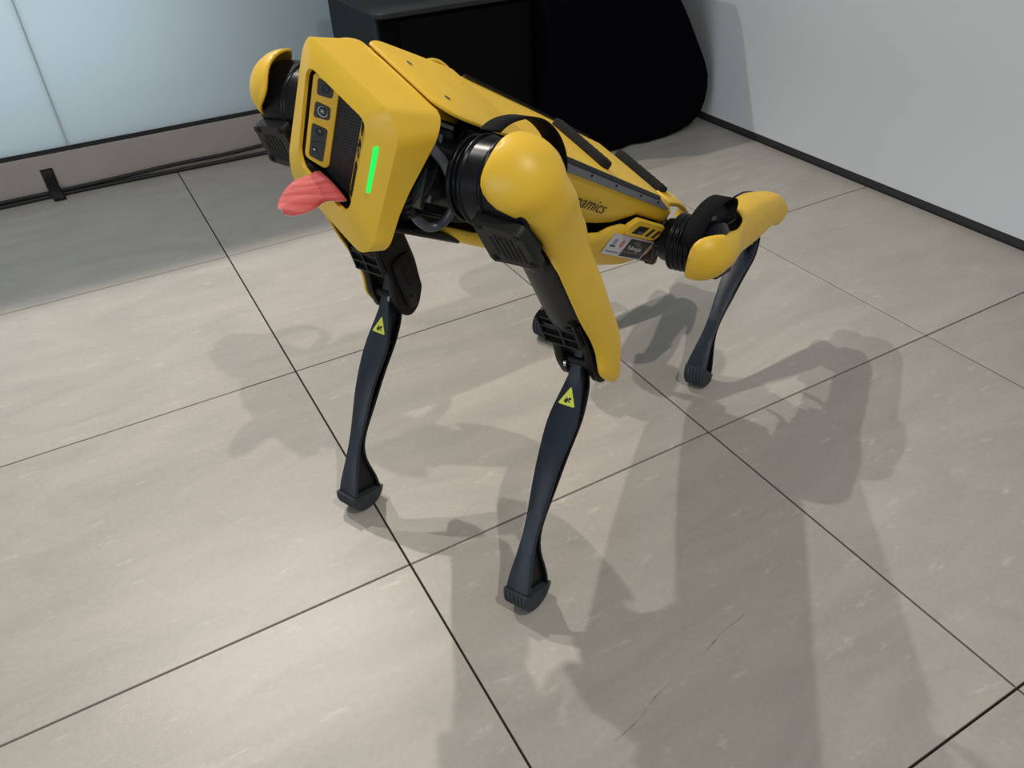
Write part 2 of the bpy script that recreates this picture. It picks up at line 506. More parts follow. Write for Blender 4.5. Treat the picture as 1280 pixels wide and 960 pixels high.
# ---- lower body shell: a tub whose top edge follows the photo
xs2 = [0.235, 0.19, 0.12, 0.04, -0.03, -0.075, -0.095, -0.122, -0.15, -0.20, -0.25, -0.290]
zh2 = [-0.060, -0.052, -0.034, -0.02, -0.010, -0.001, 0.0125, 0.0225, 0.024, 0.024, 0.024, 0.024]
hb2 = [0.050, 0.062, 0.068, 0.072, 0.074, 0.074, 0.074, 0.074, 0.074, 0.073, 0.07, 0.066]
zb2 = [-0.070, -0.073, -0.073, -0.072, -0.070, -0.069, -0.068, -0.067, -0.065, -0.063, -0.060, -0.05]
ht2 = [0.06, 0.078, 0.088, 0.092, 0.094, 0.0945, 0.0945, 0.0945, 0.0945, 0.0945, 0.094, 0.091]
def tub(x, zh, hb, zb, ht, back=0.0):
    half = [(ht, zh), (ht, zh-(zh-zb)*0.3), (ht-0.001, zh-(zh-zb)*0.55), (hb+(ht-hb)*0.55, zh-(zh-zb)*0.85), (hb, zb), (hb*0.5, zb-0.0005), (0, zb-0.001)]
    pts = [(x+back*(z-0.0), y, z) for y, z in half]
    return pts + [(p[0], -p[1], p[2]) for p in reversed(pts[:-1])]
bm = new()
rings = [tub(*a) for a in zip(xs2, zh2, hb2, zb2, ht2)]
rings[-1] = [(-0.302+max(0, -(p[2]-0.004))*0.30, p[1], p[2]) for p in rings[-1]]
loft(bm, rings, closed=False)
lower = finish(bm, 'lower_shell', M_YEL, robot, MBL, smooth=35, solid=0.004, soff=1)
# small yellow foot under the rear of the belly
bm = new()
loft(bm, [[(-0.245, y, -0.0655) for y in (-0.03, 0.03)] + [(-0.245, y, -0.0585) for y in (0.03, -0.03)],
          [(-0.305, y, -0.0590) for y in (-0.045, 0.045)] + [(-0.305, y, -0.053) for y in (0.045, -0.045)],
          [(-0.335, y, -0.048) for y in (-0.05, 0.05)] + [(-0.335, y, -0.042) for y in (0.05, -0.05)]])
finish(bm, 'belly_skid', M_YEL, robot, MBL, bevel=0.0015)

for s in (1, -1):
    # vent block with one wide and two narrow slots
    bm = new()
    outer = rpoly([(-0.1477, 0.0105, 0), (-0.1385, 0.0250, 0), (-0.156, 0.0415, 0), (-0.264, 0.0432, 0), (-0.274, 0.0300, 0), (-0.259, 0.0130, 0)], [0.004, 0.006, 0.005, 0.004, 0.006, 0.005], 3)
    yb, yf = s*0.0955, s*0.1015
    loft(bm, [[(p.x, yb, p.y) for p in outer], [(p.x, yf, p.y) for p in outer], [(-0.205+(p.x+0.205)*0.965, s*0.1035, 0.0275+(p.y-0.0275)*0.92) for p in outer]])
    vb = finish(bm, 'vent_block', M_YEL, robot, MBL, smooth=40)
    for q in ([(-0.1704, 0.0320), (-0.210, 0.0338), (-0.2002, 0.0180), (-0.1609, 0.0162)], [(-0.2245, 0.0338), (-0.2355, 0.0338), (-0.2235, 0.0180), (-0.2125, 0.0178)], [(-0.2495, 0.0338), (-0.2605, 0.0338), (-0.2495, 0.0184), (-0.2385, 0.0181)]):
        bm = new()
        pr = rpoly([(a, b_, 0) for a, b_ in q], 0.0018, 2)
        cx = sum(p.x for p in pr)/len(pr); cz = sum(p.y for p in pr)/len(pr)
        loft(bm, [[(p.x, s*0.1030, p.y) for p in pr], [(p.x, s*0.10365, p.y) for p in pr]])
        box(bm, (cx-0.014 if q[0][0] > -0.2 else cx-0.003, min(s*0.1036, s*0.1039), 0.0185), (cx+0.004 if q[0][0] > -0.2 else cx+0.001, max(s*0.1036, s*0.1039), 0.0235), 1)
        finish(bm, 'slot', [M_HOLE, M_RAIL], vb, I4, smooth=0)

# sticker: white half with small emblems, black half with lettering
bm = new()
SY = 0.0992
def sq(q, dy=0.0, mi=0):
    bm.faces.new([bm.verts.new((a, SY+dy, b_)) for a, b_ in q]).material_index = mi
sq([(-0.1183, 0.0075), (-0.2768, 0.0105), (-0.2724, -0.0300), (-0.1219, -0.0320)])
sq([(-0.1870, 0.0055), (-0.2715, 0.0075), (-0.2680, -0.0270), (-0.1850, -0.0290)], 0.0003, 1)
sq([(-0.2000, 0.0000), (-0.2200, 0.0062), (-0.2480, -0.0060), (-0.2450, -0.0100)], 0.0005, 2)
sq([(-0.1855, -0.0180), (-0.2690, -0.0160), (-0.2686, -0.0195), (-0.1852, -0.0225)], 0.0005, 2)
sq([(-0.1290, -0.0245), (-0.1770, -0.0235), (-0.1770, -0.0250), (-0.1290, -0.0260)], 0.0004, 2)
sq([(-0.1320, -0.0130), (-0.1500, -0.0128), (-0.1500, -0.0158), (-0.1320, -0.0160)], 0.0004, 1)
n = 20
def disc(cx, cz, r, mi, dy, sxx=1.0, r0=0.0):
    a = [(cx+r*sxx*math.cos(2*math.pi*i/n), cz+r*math.sin(2*math.pi*i/n)) for i in range(n)]
    if r0 == 0:
        sq(a, dy, mi); return
    b_ = [(cx+r0*sxx*math.cos(2*math.pi*i/n), cz+r0*math.sin(2*math.pi*i/n)) for i in range(n)]
    for i in range(n):
        j = (i+1) % n
        sq([a[i], a[j], b_[j], b_[i]], dy, mi)
disc(-0.1405, -0.0060, 0.0052, 2, 0.0004, r0=0.0043)
for q in ([(-0.1375, -0.0030), (-0.1385, -0.0030), (-0.1410, -0.0095), (-0.1400, -0.0095)], [(-0.1435, -0.0030), (-0.1445, -0.0030), (-0.1410, -0.0095), (-0.1400, -0.0095)],):
    sq(q, 0.0005, 2)
disc(-0.1690, -0.0075, 0.0068, 3, 0.0004, sxx=0.85)
for k in range(-2, 3):
    sq([(-0.1690-k*0.0018-0.0002, -0.0030+abs(k)*-0.0009), (-0.1690-k*0.0018+0.0002, -0.0030+abs(k)*-0.0009), (-0.1690-k*0.0008+0.0002, -0.0120), (-0.1690-k*0.0008-0.0002, -0.0120)], 0.0005, 0)
sticker = finish(bm, 'sticker', [M_WHITE, M_INK, M_INKG, M_ORANGE], lower, I4, smooth=0)
text_mesh('Volkswagen', 0.0118, side_frame(-0.1950, SY+0.0006, -0.0140), 'sticker_lettering', M_WHITE, lower, sx=0.98, extr=0.0001)

# ---- head shell
P1, P2, P4, P5 = (0.421, 0.069, 0.0525), (0.4065, 0.0865, 0.034), (0.353, 0.0865, -0.090), (0.3445, 0.072, -0.1115)
outl = [P1, P2, P4, P5]
outl = outl + [(p[0], -p[1], p[2]) for p in reversed(outl)]
rimq = [(0.4195, 0.047, 0.0285), (0.4155, 0.0545, 0.0200), (0.3765, 0.0515, -0.0660), (0.3695, 0.0415, -0.0790)]
rimq = rimq + [(p[0], -p[1], p[2]) for p in reversed(rimq)]
NR = V((0.90822, 0, -0.41849)); UP = V((0.41849, 0, 0.90822))
SEG = 4
orad = [0.010, 0.012, 0.012, 0.014, 0.014, 0.012, 0.012, 0.010]
R_out = rpoly(outl, orad, SEG)
R_rim = rpoly(rimq, 0.007, SEG)
cen = V((0.385, 0, -0.03))
def scale_in(ring, s, off=V((0, 0, 0))): return [cen+(p-cen)*s+off for p in ring]
back = []
bk = [(0.354, 0.073, 0.0690), (0.3655, 0.0925, 0.0570), (0.3330, 0.0935, -0.0830), (0.3240, 0.076, -0.1020)]
mid_b = (0.3605, 0.0960, -0.030)
back = bk + [(p[0], -p[1], p[2]) for p in reversed(bk)]
R_back = rpoly(back, orad, SEG)
def bow(ring):
    # the rear edge of the flank bows forward half-way down, as in the photo
    out = []
    for p in ring:
        t = max(0.0, 1-abs((p.z+0.030)/0.075))
        s = min(1.0, max(0.0, (abs(p.y)-0.07)/0.02))
        out.append(V((p.x+0.010*t*s, p.y, p.z)))
    return out
def densify(ring, k=4):
    out = []
    n_ = len(ring)
    for i in range(n_):
        a, b_ = ring[i], ring[(i+1) % n_]
        m_ = k if (b_-a).length > 0.02 else 1
        out.append(a)
        if i % (SEG+1) == SEG:
            for q in range(1, k): out.append(a.lerp(b_, q/k))
    return out
R_out, R_rim, R_back = densify(R_out), densify(R_rim), bow(densify(R_back))
bm = new()
lip = [p-NR*0.0015 for p in scale_in(R_rim, 1.05)]
rings = [[p-NR*0.034 for p in scale_in(R_rim, 0.96)], [p-NR*0.004 for p in scale_in(R_rim, 0.985)], R_rim, lip,
         [p-NR*0.0001+(cen-p).normalized()*0.0012 for p in R_out], [p-NR*0.0010 for p in R_out],
         R_back, scale_in(R_back, 0.965)]
loft(bm, rings[:2], 1, cap0=False, cap1=False)
loft(bm, rings[1:], cap0=False, cap1=False)
bmesh.ops.remove_doubles(bm, verts=bm.verts[:], dist=1e-5)
head = finish(bm, 'head_shell', [M_YEL, M_BLK], robot, MBL, smooth=28)
# top hood of the head running back under the lid
bm = new()
hood = [[(x, y, z) for y, z in [(-h*1.0, zz-0.008), (-h*0.9, zz-0.001), (-h*0.4, zz), (0, zz), (h*0.4, zz), (h*0.9, zz-0.001), (h*1.0, zz-0.008)]] for x, h, zz in ((0.358, 0.074, 0.0688), (0.342, 0.064, 0.0695), (0.30, 0.056, 0.0690))]
loft(bm, hood, closed=False)
finish(bm, 'hood', M_YEL, head, I4, smooth=40, solid=0.003)
# status light on the left cheek
for s in (1,):
    a = V((0.4050, s*0.0687, 0.0135)); b_ = V((0.3818, s*0.0690, -0.0345))
    bm = new()
    side = V((-0.25, s*1.0, 0)).normalized()*0.0016
    a = a+NR*0.0022; b_ = b_+NR*0.0022
    up1 = NR*0.0024
    ln = (b_-a).normalized()*0.0015
    ringp = [a-side, a+ln*-1, a+side, b_+side, b_+ln, b_-side]
    loft(bm, [[p-up1 for p in ringp], [p+up1*0.9 for p in ringp]])
    tag(finish(bm, 'status_light', M_LED, head, I4, smooth=0, bevel=0.0006), 'glowing green light strip')
# back wall of the recess and perforated grille
bm = new()
loft(bm, [[p-NR*0.030 for p in scale_in(R_rim, 0.99)], [p-NR*0.036 for p in scale_in(R_rim, 0.99)]])
finish(bm, 'recess_back', M_BLK, head, I4, smooth=0)
bm = new()
GO = cen + NR*0 - NR*0.0
GO = V((0.3945, 0, -0.025)) - NR*0.0215
gp = rpoly([GO+V((0, y, 0))+UP*u for y, u in ((-0.0255, 0.056), (0.0255, 0.056), (0.0255, -0.064), (-0.0255, -0.064))], 0.004, 2)
loft(bm, [[p-NR*0.003 for p in gp], gp])
rows, cols = 30, 11
for r_ in range(rows):
    for c_ in range(cols):
        y = -0.0215+c_*0.0043
        u = -0.060+r_*0.0039+(0.00195 if c_ % 2 else 0)
        c0 = GO+V((0, y, 0))+UP*u+NR*0.0002
        ex, ey = V((0, 0.0014, 0)), UP*0.0012
        vs = [bm.verts.new(c0+ex*math.cos(math.pi/3*k)+ey*math.sin(math.pi/3*k)) for k in range(6)]
        bm.faces.new(vs).material_index = 1
grille = finish(bm, 'grille', [mat('grille_metal', (0.022, 0.022, 0.024), 0.4), M_HOLE], head, I4, smooth=0)
# camera plates, one on each side of the recess, angled inwards
A0 = V((0.3909, -0.05, -0.0233)); EX = V((-0.4387, 0.8756, 0.2022)); EN = V((0.7952, 0.4831, -0.3664))
for s in (1, -1):
    fl = (lambda v: v) if s == 1 else (lambda v: V((v.x, -v.y, v.z)))
    def pp(e, u, h=0.0): return fl(A0+EX*e+UP*u+EN*h)
    def pw(e): return e if s == 1 else 0.0165+(e-0.0165)*0.62+0.002
    bm = new()
    o2 = rpoly([(0.0016, 0.0525, 0), (0.0325, 0.0490, 0), (0.0335, -0.0470, 0), (0.0290, -0.0540, 0), (0.0024, -0.0500, 0)], [0.006, 0.003, 0.003, 0.005, 0.006], 3)
    loft(bm, [[pp(p.x, p.y, -0.004) for p in o2], [pp(p.x, p.y, -0.0008) for p in o2], [pp(0.017+(p.x-0.017)*0.96, p.y*0.985, 0.0) for p in o2]])
    plate = finish(bm, 'camera_plate', M_YELB, robot, MBL, smooth=40)
    for nm, q in (('sensor_window', [(0.0075, 0.0492), (0.0262, 0.0460), (0.0262, 0.0328), (0.0084, 0.0299)]), ('sensor_window', [(0.0077, 0.0222), (0.0259, 0.0222), (0.0264, 0.0068), (0.0079, 0.0034)]), ('sensor_window', [(0.0070, -0.0044), (0.0259, -0.0044), (0.0253, -0.0468), (0.0081, -0.0456)])):
        bm = new()
        pr = rpoly([(a, b_, 0) for a, b_ in q], 0.0032, 3)
        ce = sum(p.x for p in pr)/len(pr); cu_ = sum(p.y for p in pr)/len(pr)
        loft(bm, [[pp(pw(p.x), p.y, 0.0001) for p in pr], [pp(pw(ce+(p.x-ce)*0.98), cu_+(p.y-cu_)*0.98, 0.0009) for p in pr]])
        def dsc(e, u, r, h0, h1, mi):
            cyl(bm, pp(e, u, h0), pp(e, u, h1), r, n=20, mi=mi)
        if q[0][1] > 0.04:
            dsc(0.0180, 0.0405, 0.0048, 0.0005, 0.0013, 3); dsc(0.0185, 0.0425, 0.0022, 0.0006, 0.0018, 2); dsc(0.0185, 0.0425, 0.0014, 0.0006, 0.0020, 4)
        elif q[0][1] > 0:
            dsc(0.0178, 0.0140, 0.0058, 0.0005, 0.0014, 1); dsc(0.0180, 0.0144, 0.0050, 0.0006, 0.0017, 4); dsc(0.0180, 0.0146, 0.0034, 0.0006, 0.0020, 2)
            dsc(0.0176, 0.0150, 0.0012, 0.0006, 0.0022, 5)
        else:
            dsc(0.0172, -0.0110, 0.0046, 0.0005, 0.0013, 3); dsc(0.0178, -0.0092, 0.0022, 0.0006, 0.0018, 2)
            dsc(0.0142, -0.0343, 0.0028, 0.0005, 0.0014, 3); dsc(0.0142, -0.0343, 0.0014, 0.0006, 0.0017, 1)
            loft(bm, [[pp(0.0078, -0.0265, h), pp(0.0256, -0.0215, h), pp(0.0256, -0.0211, h), pp(0.0078, -0.0261, h)] for h in (0.0008, 0.0011)], 4)
        finish(bm, nm, [M_GLASSK, M_RING, M_LENS, M_GREY, M_HOLE, M_WHITE], plate, I4, smooth=40)

# ---- lid on the back between head and body
bm = new()
lidp = [(0.353, -0.060), (0.353, 0.060), (0.332, 0.076), (0.262, 0.081), (0.1865, 0.0835), (0.1865, -0.0835), (0.262, -0.081), (0.332, -0.076)]
lr = rpoly([(a, b_, 0) for a, b_ in lidp], [0.004, 0.012, 0.02, 0.02, 0.003, 0.003, 0.02, 0.012], 4)
def lz(x): return 0.0735 + (0.353-x)/(0.353-0.1865)*0.0075
loft(bm, [[(p.x, p.y, lz(p.x)-0.0025) for p in lr], [(p.x, p.y, lz(p.x)) for p in lr], [(0.265+(p.x-0.265)*0.985, p.y*0.982, lz(p.x)+0.0012) for p in lr]])
lid = finish(bm, 'back_lid', M_YEL, robot, MBL, smooth=50)
for s in (1, -1):
    bm = new()
    z0 = lz(0.312)+0.001
    cyl(bm, (0.312, s*0.035, z0), (0.312, s*0.035, z0+0.0012), 0.0040, n=18)
    box(bm, (0.3095, s*0.035-0.0006, z0+0.0012), (0.3145, s*0.035+0.0006, z0+0.0014), 1)
    box(bm, (0.3114, s*0.035-0.0025, z0+0.0012), (0.3126, s*0.035+0.0025, z0+0.0014), 1)
    finish(bm, 'screw', [M_STEEL, M_HOLE], lid, I4, smooth=30)
    bm = new()
    z0 = lz(0.212)+0.0010
    pr = rpoly([(0.2145, s*0.046-0.010, 0), (0.2145, s*0.046+0.010, 0), (0.2105, s*0.046+0.010, 0), (0.2105, s*0.046-0.010, 0)], 0.002, 2)
    loft(bm, [[(p.x, p.y, z0) for p in pr], [(p.x, p.y, z0+0.0009) for p in pr]])
    finish(bm, 'slot_tab', M_YELB, lid, I4, smooth=30)
    bm = new()
    tube(bm, catmull([(0.236, s*0.083, 0.0745), (0.222, s*0.0875, 0.079), (0.208, s*0.0885, 0.081), (0.192, s*0.086, 0.079)], 4), 0.0032, 8)
    finish(bm, 'lid_hook', M_YELB, lid, I4, smooth=60)

# ---- grey cable loop at the shoulder
bm = new()
path = catmull([(0.366, 0.078, 0.040), (0.354, 0.092, 0.036), (0.344, 0.098, 0.032), (0.334, 0.107, 0.0235), (0.3155, 0.1115, 0.008), (0.303, 0.1125, -0.011), (0.303, 0.1115, -0.030), (0.313, 0.107, -0.0415), (0.329, 0.100, -0.039), (0.341, 0.095, -0.030)], 6)
tube(bm, path, 0.0052, 14)
cab = finish(bm, 'shoulder_cable', M_CABLE, robot, MBL, smooth=60)
bm = new()
for k in range(5):
    c0 = V((0.335+0.0036*k, 0.0975-0.0036*k, -0.0345+0.0032*k))
    cyl(bm, c0, c0+V((0.0028, -0.0022, 0.002)), 0.0082+0.0004*k, n=16)
finish(bm, 'strain_relief', M_BLK, cab, I4, smooth=40)

# ================================================================== LEGS
def mir(s):
    return (lambda p: V((p[0], s*p[1], p[2])))
class MirBM:
    pass
ZS = [0.02, 0.04, 0.06, 0.08, 0.1, 0.13, 0.16, 0.19, 0.22, 0.25, 0.28, 0.3, 0.32, 0.345]
PW = [0.009, 0.0145, 0.0185, 0.0225, 0.0226, 0.0195, 0.0172, 0.0155, 0.013, 0.0112, 0.0128, 0.0152, 0.018, 0.0195]
PF = [0.005, 0.004, 0.007, 0.009, 0.014, 0.021, 0.025, 0.0255, 0.026, 0.0275, 0.028, 0.0275, 0.027, 0.0245]
PB = [-0.03, -0.028, -0.021, -0.013, -0.006, -0.001, 0.003, 0.0075, 0.0125, 0.0130, 0.0020, -0.015, -0.029, -0.039]
def smooth_tab(z, vs):
    return sum(lerp_tab(z+d, ZS, vs)*w_ for d, w_ in ((-0.012, 0.25), (0, 0.5), (0.012, 0.25)))

def mirror_bm(bm, s):
    if s < 0:
        for v in bm.verts: v.co.y = -v.co.y
        bmesh.ops.reverse_faces(bm, faces=bm.faces[:])

SH = [  # z, front lip x, y | outer y | back lip x, y
    (-0.005, 0.0390, 0.040, 0.0700, -0.0325, 0.052),
    (-0.030, 0.0370, 0.039, 0.0650, -0.029, 0.053),
    (-0.060, 0.0345, 0.041, 0.0590, -0.029, 0.050),
    (-0.085, 0.0325, 0.041, 0.0555, -0.035, 0.044),
    (-0.102, 0.0315, 0.042, 0.0530, -0.043, 0.026),
    (-0.122, 0.0320, 0.042, 0.0515, -0.0455, 0.003),
    (-0.200, 0.0310, 0.040, 0.0505, -0.0450, -0.002),
    (-0.250, 0.0265, 0.038, 0.0500, -0.0400, 0.002),
    (-0.282, 0.0265, 0.036, 0.0495, -0.0370, 0.012),
    (-0.300, 0.0300, 0.035, 0.0490, -0.0330, 0.022),
    (-0.322, 0.0360, 0.036, 0.0480, -0.0240, 0.030),
    (-0.345, 0.0310, 0.037, 0.0470, -0.0080, 0.034),
    (-0.361, 0.0240, 0.039, 0.0450, 0.0040, 0.037),
]
def shell_rows(sub=4):
    cols = list(zip(*SH))
    n_ = len(SH)
    out = []
    for i in range(n_-1):
        for k in range(sub):
            t = k/sub
            row = []
            for c in cols:
                p0, p1, p2, p3 = c[max(i-1, 0)], c[i], c[i+1], c[min(i+2, n_-1)]
                row.append(0.5*((2*p1)+(p2-p0)*t+(2*p0-5*p1+4*p2-p3)*t*t+(3*p1-p0-3*p2+p3)*t**3))
            out.append(row)
    out.append(list(SH[-1]))
    return out
def bez3(a, b_, c, d, t):
    return tuple(a[i]*(1-t)**3+3*b_[i]*t*(1-t)**2+3*c[i]*t*t*(1-t)+d[i]*t**3 for i in range(2))
def shell_bm(s):
    bm = new()
    rings = []
    zt_ = [-0.005, 0.005, 0.015, 0.025, 0.033, 0.040, 0.046, 0.052, 0.057, 0.061, 0.0635, 0.065]
    DZ = [-0.04, 0.003, 0.015, 0.025, 0.035, 0.043, 0.050, 0.058, 0.066]
    DF = [26, 24, 18, 9, -1, -8, -11, -10, -6]
    DB = [142, 143, 141, 143, 148, 154, 162, 170, 176]
    DR = [0.0415, 0.0430, 0.0465, 0.0490, 0.0495, 0.050, 0.050, 0.050, 0.050]
    def ell(z):
        q = max(0.0, 1-((max(z, 0.012)-0.012)/0.0535)**2)**0.5
        rx, ry = lerp_tab(z, DZ, DR)*q, 0.057*q
        a, b_ = math.radians(lerp_tab(z, DZ, DF)), math.radians(lerp_tab(z, DZ, DB))
        return [(0.004+rx*math.cos(a+(b_-a)*i/18), 0.013+ry*math.sin(a+(b_-a)*i/18)) for i in range(19)]
    for z in reversed(zt_[1:]):
        rings.append([(x, y, z) for x, y in ell(z)])
    for z, xf, yf, yo, xb, yb in shell_rows():
        mid = ((xf+xb)/2, yo)
        ring = []
        k1, k2 = 0.75, 0.75
        for i in range(8):
            ring.append(bez3((xf, yf), (xf, yf+(yo-yf)*k1), (mid[0]+(xf-mid[0])*0.6, yo), mid, i/8))
        for i in range(11):
            ring.append(bez3(mid, (mid[0]+(xb-mid[0])*0.6, yo), (xb, yb+(yo-yb)*k2), (xb, yb), i/10))
        wt_ = min(1.0, max(0.0, (z+0.034)/0.036))
        ring = [(p[0]*(1-wt_)+q[0]*wt_, p[1]*(1-wt_)+q[1]*wt_) for p, q in zip(ring, ell(z))]
        rings.append([(x, y, z) for x, y in ring])
    loft(bm, rings, closed=False)
    # close the top with a fan
    bm.verts.ensure_lookup_table()
    m_ = len(rings[0])
    tip = bm.verts.new((0.004, 0.013, 0.0656))
    bm.verts.ensure_lookup_table()
    for i in range(m_-1):
        bm.faces.new((bm.verts[i+1], bm.verts[i], tip))
    bt = bm.verts.new((0.015, 0.0415, -0.3655))
    bm.verts.ensure_lookup_table()
    b0 = (len(rings)-1)*m_
    for i in range(m_-1):
        bm.faces.new((bm.verts[b0+i], bm.verts[b0+i+1], bt))
    mirror_bm(bm, s)
    bmesh.ops.recalc_face_normals(bm, faces=bm.faces[:])
    # make sure normals look outwards
    f = max(bm.faces, key=lambda f_: f_.calc_center_median().y*s)
    if f.normal.y*s < 0:
        bmesh.ops.reverse_faces(bm, faces=bm.faces[:])
    return bm

def upper_leg(MU, s, front):
    """s=+1 left legs, -1 right legs; frame: x forward, z from knee to hip, hip axis at 0"""
    bm = new()
    prof = [(-0.074, 0.020), (-0.056, 0.022), (-0.0550, 0.036), (-0.04, 0.038)] if not front else [(-0.074, 0.020), (-0.053, 0.022), (-0.052, 0.046), (-0.046, 0.047), (-0.045, 0.041), (-0.04, 0.043)]
    for k in range(6):
        y = -0.036+k*0.009
        if front and k not in (0, 3): continue
        prof += [(y, 0.0465), (y+0.001, 0.049), (y+0.0045, 0.049), (y+0.0055, 0.0465)]
    prof += [(0.022, 0.047), (0.040, 0.045), (0.050, 0.032), (0.052, 0.008)]
    revolve(bm, (0, 0, 0), (0, 1, 0), prof, 40)
    hs = rpoly([(-0.010, 0.005, 0), (0.041, -0.003, 0), (0.0445, -0.050, 0), (-0.009, -0.053, 0)], 0.009, 3)
    loft(bm, [[(0.010, p.x, p.y) for p in hs], [(0.0475 if front else 0.0385, p.x, p.y) for p in hs]])
    # neck between motor and tube
    loft(bm, [[(x, y, z) for x, y in [(-0.034, -0.026), (0.042, -0.026), (0.042, 0.036), (-0.034, 0.036)]] for z in (-0.03, -0.085)])
    loft(bm, [[(x*f_, y*f_+0.004, z) for x, y in [(0.034*math.cos(a), 0.034*math.sin(a)) for a in [2*math.pi*i/24 for i in range(24)]]] for z, f_ in ((-0.08, 1.0), (-0.105, 1.0), (-0.112, 0.9))])
    mirror_bm(bm, s)
    ul = finish(bm, 'upper_leg', M_GLOSS, robot, MU, smooth=35, bevel=0.0015)
    bm = shell_bm(s)
    finish(bm, 'leg_shell', M_YEL, ul, I4, smooth=60, solid=0.0035, soff=-1)
    # slotted motor cover on the front with four bolts
    XO = 0.0 if front else -0.009
    bm = new()
    fr = rpoly([(-0.0150, 0.0095, 0), (0.0455, 0.0010, 0), (0.0500, -0.0565, 0), (-0.0150, -0.0585, 0)], 0.007, 3)
    loft(bm, [[(0.047, p.x, p.y) for p in fr], [(0.057, p.x, p.y) for p in fr], [(0.060, 0.018+(p.x-0.018)*0.95, -0.020+(p.y+0.020)*0.95) for p in fr]])
    for v in bm.verts: v.co.x += XO
    cov = finish_m(bm, 'motor_cover', M_GREY, ul, s, smooth=35)
    bm = new()
    for k in range(6):
        y = 0.0015+k*0.0064
        z0, z1 = (-0.006-0.0008*k, -0.047) if 0 < k < 5 else ((-0.011, -0.039) if k == 0 else (-0.019, -0.046))
        pr = rpoly([(y, z0, 0), (y+0.0028, z0, 0), (y+0.0040, z1, 0), (y+0.0012, z1, 0)], 0.0012, 2)
        loft(bm, [[(0.0595+XO, p.x, p.y) for p in pr], [(0.0604+XO, p.x, p.y) for p in pr]])
    finish_m(bm, 'cooling_slots', M_HOLE, ul, s, smooth=0)
    for y, z in ((-0.0065, 0.0020), (0.0385, -0.0045), (0.0425, -0.0485), (-0.0055, -0.0500)):
        bm = new()
        cyl(bm, (0.056+XO, y, z), (0.0608+XO, y, z), 0.0055, n=18)
        cyl(bm, (0.061+XO, y, z), (0.0622+XO, y, z), 0.0036, n=12)
        cyl(bm, (0.0622+XO, y, z), (0.0624+XO, y, z), 0.0017, n=6, mi=1)
        finish_m(bm, 'bolt', [M_GREY, M_HOLE], ul, s, smooth=35, bevel=0.0005)
    # thigh tube
    bm = new()
    revolve(bm, (0.003, 0.004, 0), (0, 0, -1), [(0.095, 0.0285), (0.112, 0.029), (0.20, 0.0305), (0.232, 0.0305), (0.234, 0.027)], 36)
    finish_m(bm, 'thigh_tube', M_TUBE, ul, s, smooth=40)
    # knee fork: two cheeks and a ribbed front bridge
    bm = new()
    side = rpoly([(-0.030, -0.228, 0), (0.027, -0.222, 0), (0.029, -0.285, 0), (0.038, -0.315, 0), (0.037, -0.350, 0), (0.022, -0.365, 0), (0.000, -0.360, 0), (-0.019, -0.338, 0), (-0.029, -0.285, 0)], 0.010, 3)
    for ya, yb_ in ((-0.030, -0.0165), (0.018, 0.0305)):
        loft(bm, [[(0.012+(p.x-0.012)*0.94, ya, -0.30+(p.y+0.30)*0.97) for p in side], [(p.x, ya+0.002, p.y) for p in side], [(p.x, yb_-0.002, p.y) for p in side], [(0.012+(p.x-0.012)*0.94, yb_, -0.30+(p.y+0.30)*0.97) for p in side]])
    # collar round the tube
    loft(bm, [[(x, y, z) for x, y in [(q.x, q.y) for q in rpoly([(-0.030, -0.030, 0), (0.033, -0.030, 0), (0.033, 0.0305, 0), (-0.030, 0.0305, 0)], 0.014, 3)]] for z in (-0.222, -0.232)])
    loft(bm, [[(x, y, z) for x, y in [(-0.027, -0.028), (-0.018, -0.028), (-0.018, 0.028), (-0.027, 0.028)]] for z in (-0.222, -0.290)])
    # inner cheek cover with a raised panel
    cov2 = rpoly([(-0.023, -0.262, 0), (0.016, -0.254, 0), (0.022, -0.290, 0), (0.024, -0.345, 0), (0.004, -0.353, 0), (-0.016, -0.333, 0)], 0.008, 3)
    loft(bm, [[(p.x, -0.030, p.y) for p in cov2], [(p.x, -0.0335, p.y) for p in cov2], [(0.003+(p.x-0.003)*0.92, -0.0355, -0.305+(p.y+0.305)*0.93) for p in cov2]])
    loft(bm, [[(p.x, 0.0305, p.y) for p in cov2], [(p.x, 0.0335, p.y) for p in cov2], [(0.003+(p.x-0.003)*0.92, 0.0350, -0.305+(p.y+0.305)*0.93) for p in cov2]])
    cyl(bm, (0.012, -0.0352, -0.328), (0.012, -0.0362, -0.328), 0.0030, n=12)
    cyl(bm, (0.012, -0.0362, -0.328), (0.012, -0.0368, -0.328), 0.0014, n=8)
    pn = rpoly([(-0.004, -0.277, 0), (0.006, -0.277, 0), (0.006, -0.315, 0), (-0.004, -0.315, 0)], 0.003, 2)
    loft(bm, [[(p.x, -0.0352, p.y) for p in pn], [(p.x, -0.0366, p.y) for p in pn]])
    finish_m(bm, 'knee_fork', M_BLK, ul, s, smooth=35, bevel=0.0012)
    bm = new()
    for z in (-0.214, -0.230, -0.246, -0.262):
        xa = 0.028+(-0.214-z)*0.15
        box(bm, (xa-0.006, -0.029, z-0.0018), (xa+0.003, 0.027, z+0.0018))
    for y in (-0.0285, 0.002, 0.0255):
        loft(bm, [[(0.030-0.004, y-0.0016, -0.213), (0.033, y-0.0016, -0.213), (0.033, y+0.0016, -0.213), (0.026, y+0.0016, -0.213)], [(0.031, y-0.0016, -0.263), (0.0375, y-0.0016, -0.263), (0.0375, y+0.0016, -0.263), (0.031, y+0.0016, -0.263)]])
    loft(bm, [[(0.024, -0.028, -0.212), (0.028, -0.028, -0.212), (0.028, 0.026, -0.212), (0.024, 0.026, -0.212)], [(0.026, -0.028, -0.262), (0.031, -0.028, -0.262), (0.031, 0.026, -0.262), (0.026, 0.026, -0.262)]], 1)
